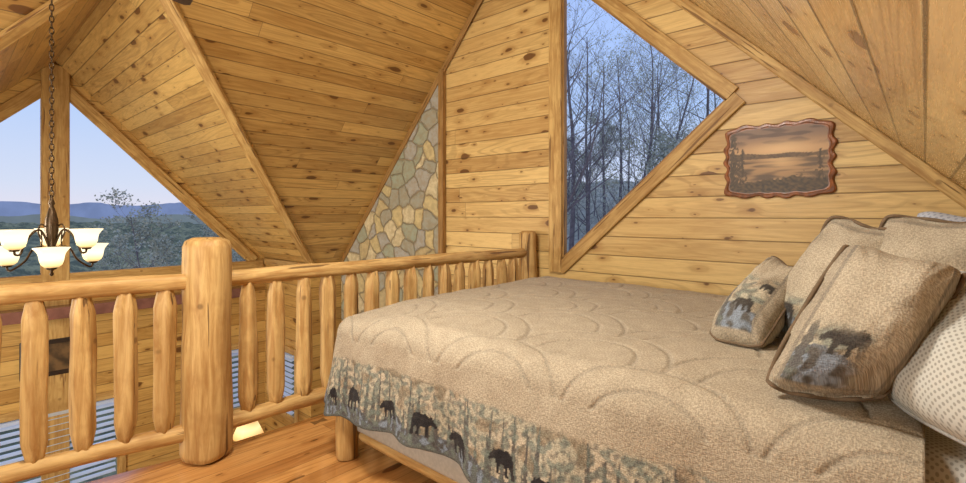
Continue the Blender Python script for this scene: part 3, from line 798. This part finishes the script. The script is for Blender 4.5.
# ------------------------------------------------------------ ceiling fan hanging from the loft ridge
FX, FY, FZ = RB[0], 0.90, 2.745
fan = tag(empty("ceiling_fan", (FX, FY, FZ)), "dark bronze ceiling fan with wooden blades below the ridge", "fan")
v, f = lathe([(0, 0.0), (0.05, 0.005), (0.09, 0.03), (0.10, 0.08), (0.085, 0.13), (0.04, 0.16), (0.016, 0.18), (0.012, 1.86), (0.05, 1.88), (0.065, 1.93), (0, 1.93)], 24)
o = mesh_obj("motor", v, f, M_bronze, smooth=True); o.location = (FX, FY, FZ); child(o, fan)
M_blade = plain("dark_fan_blade", S(74, 52, 34), 0.35, 0, 14, 0.3)
bv = []
for (x, w) in ((0.10, 0.016), (0.16, 0.02), (0.20, 0.05), (0.35, 0.062), (0.50, 0.068), (0.58, 0.062), (0.615, 0.035), (0.62, 0.0)):
    for s_ in (1, -1):
        for z in (0.0, 0.008): bv.append((x, s_*w, 0.02+z+s_*w*0.2))
bf = []
for i in range(7):
    a = i*4
    bf += [(a, a+4, a+6, a+2), (a+1, a+3, a+7, a+5), (a, a+1, a+5, a+4), (a+2, a+6, a+7, a+3)]
bf.append((0, 2, 3, 1))
bme = bpy.data.meshes.new("blade"); bme.from_pydata(bv, [], bf); bme.materials.append(M_blade)
for i in range(4):
    o = link(bpy.data.objects.new("blade", bme)); o.location = (FX, FY, FZ); o.rotation_euler = (0, 0, math.radians(168)+i*math.pi/2); child(o, fan)

# ------------------------------------------------------------ lower-room lamp and table
LX, LY = -6.62, 2.72
tb = tag(empty("side_table", (LX, LY, ZF)), "small round wooden side table in the great room", "table")
v, f = lathe([(0, 0.68), (0.28, 0.68), (0.30, 0.69), (0.30, 0.71), (0.28, 0.72), (0, 0.72)], 28)
o = mesh_obj("table_top", v, f, M_trimD); o.location = (LX, LY, ZF); child(o, tb)
for a in (0.5, 2.6, 4.7):
    child(log("leg", (LX+0.24*math.cos(a), LY+0.24*math.sin(a), ZF), (LX+0.17*math.cos(a), LY+0.17*math.sin(a), ZF+0.685), 0.022, 0.02, M_log, n=10, segs=3, wob=0.001), tb)
ZL_ = ZF+0.72
lp = tag(empty("table_lamp", (LX, LY, ZL_)), "lit table lamp with cream shade on the side table", "lamp")
v, f = lathe([(0, 0), (0.08, 0), (0.085, 0.02), (0.03, 0.04), (0.05, 0.10), (0.07, 0.17), (0.04, 0.24), (0.015, 0.28), (0.012, 0.50), (0.02, 0.60), (0.012, 0.63), (0, 0.64)], 24)
o = mesh_obj("base", v, f, M_bronze, smooth=True); o.location = (LX, LY, ZL_); child(o, lp)
m = NT("lit_linen_shade"); m.col(S(200, 160, 100)); tc = m.node("ShaderNodeTexCoord"); sp = m.node("ShaderNodeSeparateXYZ"); m.l.new(tc.outputs["Object"], sp.inputs[0])
r = m.node("ShaderNodeValToRGB"); m.l.new(m.math('DIVIDE', m.math('SUBTRACT', sp.outputs[2], 0.38), 0.24), r.inputs[0])
e = r.color_ramp.elements; e[0].color = (0.7, 0.34, 0.08, 1); e[1].color = (0.5, 0.22, 0.05, 1); q = e.new(0.45); q.color = (1.2, 0.96, 0.48, 1)
m.put(m.b.inputs["Emission Color"], r.outputs[0]); m.b.inputs["Emission Strength"].default_value = 1.0
v, f = lathe([(0.19, 0.38), (0.185, 0.39), (0.09, 0.60), (0.088, 0.596), (0.182, 0.38)], 28)
o = mesh_obj("lamp_shade", v, f, m.m, smooth=False); o.location = (LX, LY, ZL_); child(o, lp)

# ------------------------------------------------------------ outdoors
def hillmat(name, a, b, c, s1=0.35, s2=2.2):
    m = NT(name); tc = m.node("ShaderNodeTexCoord")
    g = m.noise(tc.outputs["Object"], s1, 6, 0.65); g2 = m.noise(tc.outputs["Object"], s2, 5, 0.7)
    m.col(m.mix(m.mr(g2, 0.4, 0.6), m.mix(m.mr(g, 0.35, 0.65), a, b), c)); m.rough(1.0)
    m.bump(g2, 0.8, 0.8)
    return m.m
M_hill = hillmat("distant_forest", S(136, 136, 96), S(178, 170, 124), S(104, 108, 82), 0.06, 0.55)
M_slope = hillmat("wooded_slope_cover", S(210, 204, 178), S(234, 226, 200), S(186, 182, 164), 0.5, 3.0)
def hz(x, y):
    d = abs(x)
    return -9+6.0*sm(10, 90, d)+noise.noise(Vector((x*0.10, y*0.10, 0)))*1.6+noise.noise(Vector((x*0.45, y*0.45, 3)))*1.2+noise.noise(Vector((x*0.03, y*0.03, 5)))*3.0*sm(40, 150, d)
v = []; nx_, ny_n = 170, 190
for i in range(nx_+1):
    for j in range(ny_n+1):
        x = -14+(-246)*(i/nx_)**2.0; y = -60+190*j/ny_n; v.append((x, y, hz(x, y)))
f = [(i*(ny_n+1)+j, (i+1)*(ny_n+1)+j, (i+1)*(ny_n+1)+j+1, i*(ny_n+1)+j+1) for i in range(nx_) for j in range(ny_n)]
tag(mesh_obj("forest_hillside", v, f, M_hill, smooth=True), "dusky tree-covered valley below the cabin", "hillside", kind="stuff")
def ny_(x, y):
    return -5.5+(y-6)*0.15+max(0, y-18)*0.16+noise.noise(Vector((x*0.4, y*0.4, 0)))*0.9+noise.noise(Vector((x*1.3, y*1.3, 3)))*0.4
v = []
nx, nyy = 80, 80
for i in range(nx+1):
    for j in range(nyy+1):
        y = 5.5+40*j/nyy; x = (-1.0+1.6*i/nx)*y; v.append((x, y, ny_(x, y)))
f = [(i*(nyy+1)+j, (i+1)*(nyy+1)+j, (i+1)*(nyy+1)+j+1, i*(nyy+1)+j+1) for i in range(nx) for j in range(nyy)]
o = mesh_obj("wooded_slope", v, f, M_slope, smooth=True); tag(o, "dark leaf-covered slope rising beside the cabin", "hillside", kind="stuff")
def ridge(name, dist, h0, hv, col, seed, lab):
    v = []; f = []
    n = 260
    for i in range(n+1):
        a = math.radians(95+100*i/n)
        x, y = math.cos(a)*dist, math.sin(a)*dist
        h = 1.4+h0+hv*(noise.noise(Vector((i*0.07, seed, 0)))+0.4*noise.noise(Vector((i*0.17, seed, 4)))+0.10*noise.noise(Vector((i*0.9, seed, 2))))
        v += [(x, y, -30), (x, y, h), (x*1.15, y*1.15, -30)]
    for i in range(n):
        b = i*3; f += [(b, b+3, b+4, b+1), (b+1, b+4, b+5, b+2)]
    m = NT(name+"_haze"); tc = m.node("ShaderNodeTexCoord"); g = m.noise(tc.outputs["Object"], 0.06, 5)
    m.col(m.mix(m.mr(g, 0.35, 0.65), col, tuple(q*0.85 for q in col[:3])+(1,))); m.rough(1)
    o = mesh_obj(name, v, f, m.m, smooth=False); tag(o, lab, "mountain")
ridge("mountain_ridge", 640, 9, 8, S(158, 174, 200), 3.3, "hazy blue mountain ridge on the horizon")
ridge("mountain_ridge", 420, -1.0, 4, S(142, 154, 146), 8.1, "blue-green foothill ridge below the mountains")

M_bark = plain("dusk_grey_bark", S(130, 120, 122), 0.95, 0, 9, 0.35)
M_leaf = plain("dusky_leaves", S(188, 190, 170), 0.9, 0, 3, 0.3, 0)
def tree_mesh(seed, Ht, r, leaves, nb=18, spread=0.3, lsz=0.035, lsp=0.12, ks=(6, 3), t0=0.28, bend=0.45):
    rnd = random.Random(seed); v = []; f = []; lv = []; lf = []
    def leafs(p, n, s):
        for _ in range(n):
            c = p+Vector((rnd.gauss(0, s), rnd.gauss(0, s), rnd.gauss(0, s))); b = len(lv); q = lsz
            u = Vector((rnd.uniform(-1, 1), rnd.uniform(-1, 1), rnd.uniform(-1, 1))).normalized()*q
            w = u.cross(Vector((rnd.uniform(-1, 1), rnd.uniform(-1, 1), rnd.uniform(-1, 1)))).normalized()*q*0.6
            lv.extend([c-u, c+w, c+u, c-w]); lf.append((b, b+1, b+2, b+3))
    def grow(p, d, L, rr, depth):
        pts = [p]; rads = [rr]; n = 5 if depth else 12
        for i in range(n):
            d = (d+Vector((rnd.gauss(0, .13), rnd.gauss(0, .13), rnd.gauss(0, .08)+(0.07 if depth else 0.05)))*(1 if depth else bend)).normalized()
            p = p+d*L/n; pts.append(p); rads.append(rr*(1-0.85*(i+1)/n))
        tube(pts, rads, 6 if depth == 0 else (4 if depth == 1 else 3), v, f)
        if leaves and depth >= 2: leafs(pts[-1], leaves, lsp)
        if depth >= 3: return
        k = (nb,)+tuple(ks)
        for _ in range(k[depth]):
            t = rnd.uniform(t0 if depth == 0 else 0.2, 1.0); i = min(int(t*n), n-1); q = pts[i].lerp(pts[i+1], t*n-i)
            a = rnd.uniform(0, 6.283); side = Vector((math.cos(a), math.sin(a), rnd.uniform(0.1, 0.9))).normalized()
            nd = (side+d*(0.5 if depth else 0.25)).normalized()
            grow(q, nd, L*(spread if depth == 0 else 0.5)*(1.25-0.7*t)*rnd.uniform(0.7, 1.2), max(rads[i]*0.40, 0.004), depth+1)
    grow(Vector((0, 0, 0)), Vector((0, 0, 1)), Ht, r, 0)
    return v, f, lv, lf
variants = []
for sd_, lv_, kw in ((1, 0, dict(r=0.14, Ht=13, bend=0.5, spread=0.3, nb=20, t0=0.4)), (2, 9, dict(Ht=7.5, r=0.05, lsz=0.045)), (3, 4, dict(r=0.09, Ht=12.5, nb=22, t0=0.35, spread=0.3)), (4, 12, dict(Ht=6.5, r=0.05, spread=0.38, lsz=0.05)), (5, 5, dict(r=0.11, Ht=12, bend=0.6, spread=0.34, nb=20, t0=0.35)), (8, 5, dict(Ht=5.0, r=0.05, nb=24, spread=0.34, lsz=0.045, lsp=0.07, ks=(5, 3), t0=0.3))):
    a = dict(Ht=11.5, r=0.09, nb=20); a.update(kw)
    v, f, l1, l2 = tree_mesh(sd_, leaves=lv_, **a)
    me = bpy.data.meshes.new("bare_tree"); me.from_pydata([tuple(p) for p in v], [], f); me.materials.append(M_bark)
    lm = None
    if l1:
        lm = bpy.data.meshes.new("foliage"); lm.from_pydata([tuple(p) for p in l1], [], l2); lm.materials.append(M_leaf)
    variants.append((me, lm))
def plant(name, x, y, z, var, sc, rot, label, group="trees outside the cabin"):
    me, lm = variants[var]
    o = link(bpy.data.objects.new(name, me)); o.location = (x, y, z); o.scale = (sc,)*3; o.rotation_euler = (0, 0, rot)
    tag(o, label, "tree", group)
    if lm:
        c = link(bpy.data.objects.new("foliage", lm)); c.parent = o; c["kind"] = "stuff"
rt = random.Random(21)
for i in range(29):
    y = 9.5+i*0.85+rt.uniform(-0.3, 0.3)
    t = ((i*0.618) % 1.0)
    x = (-0.70+0.46*t)*y
    plant("bare_tree", x, y, ny_(x, y)-0.2, i % 5, rt.uniform(0.85, 1.12), rt.uniform(0, 6.28), "slender leafless tree on the wooded slope" if i % 5 in (0,) else "slender grey tree with sparse spring leaves")
for (x, y, zt, sc) in ((-16.5, 4.2, 1.7, 0.95), (-17.5, 5.9, 1.2, 0.85), (-20, 7.8, 0.7, 0.9), (-22, 5.2, 0.3, 0.8), (-24, 8.6, 0.2, 0.9)):
    plant("leafy_tree", x, y, zt-5.2*sc, 5, sc, x, "sparse young tree with spring leaves below the cabin windows", "leafy trees below the windows")

# ------------------------------------------------------------ world & lights
w = bpy.data.worlds.new("dusk_sky"); SC.world = w; w.use_nodes = True
nt = w.node_tree; bg = nt.nodes["Background"]
tc = nt.nodes.new("ShaderNodeTexCoord"); sp = nt.nodes.new("ShaderNodeSeparateXYZ"); nt.links.new(tc.outputs["Generated"], sp.inputs[0])
cr = nt.nodes.new("ShaderNodeValToRGB"); nt.links.new(sp.outputs[2], cr.inputs[0])
e = cr.color_ramp.elements
e[0].position = 0.0; e[0].color = S(226, 220, 232); e[1].position = 0.9; e[1].color = S(150, 174, 230)
for p, c in ((0.05, S(210, 218, 238)), (0.2, S(176, 202, 244)), (0.45, S(166, 192, 247))):
    q = e.new(p); q.color = c
nt.links.new(cr.outputs[0], bg.inputs[0]); bg.inputs[1].default_value = 1.08

def area(name, loc, target, size, power, col):
    l = bpy.data.lights.new(name, 'AREA'); l.size = size; l.energy = power; l.color = col
    o = link(bpy.data.objects.new(name, l)); o.location = loc
    o.rotation_euler = (Vector(target)-Vector(loc)).to_track_quat('-Z', 'Y').to_euler(); return o
area("loft_overhead_fill", (-1.7, 0.6, 3.1), (-1.9, 2.4, 0), 0.5, 78, (1.0, 0.96, 0.88))  # added area light above the frame, brightens the loft; no fixture there
area("loft_rear_fill", (-1.8, -1.6, 1.6), (-2.3, 2.5, 3.1), 0.7, 84, (1.0, 0.95, 0.86))  # unseen fill added beside the view, aimed up to brighten the ceiling
area("great_room_fill", (-5.6, -1.2, 1.2), (-5.8, 3.0, 2.2), 0.8, 78, (1.0, 0.93, 0.78))  # added fill kept out of view, lifts the great-room ceiling
area("great_room_lower_fill", (-5.2, -1.0, -0.6), (-7.2, 2.6, -1.0), 1.0, 72, (1.0, 0.92, 0.76))  # extra unseen light put in to brighten the lower great-room walls

cam = bpy.data.cameras.new("camera"); co = link(bpy.data.objects.new("camera", cam))
cam.sensor_width = 36; cam.lens = 36*490/966; cam.shift_y = -26.5/966; cam.clip_end = 2000; cam.clip_start = 0.05
co.location = (0, 0, 1.4); co.rotation_euler = (math.radians(90), 0, math.radians(42.05))
SC.camera = co
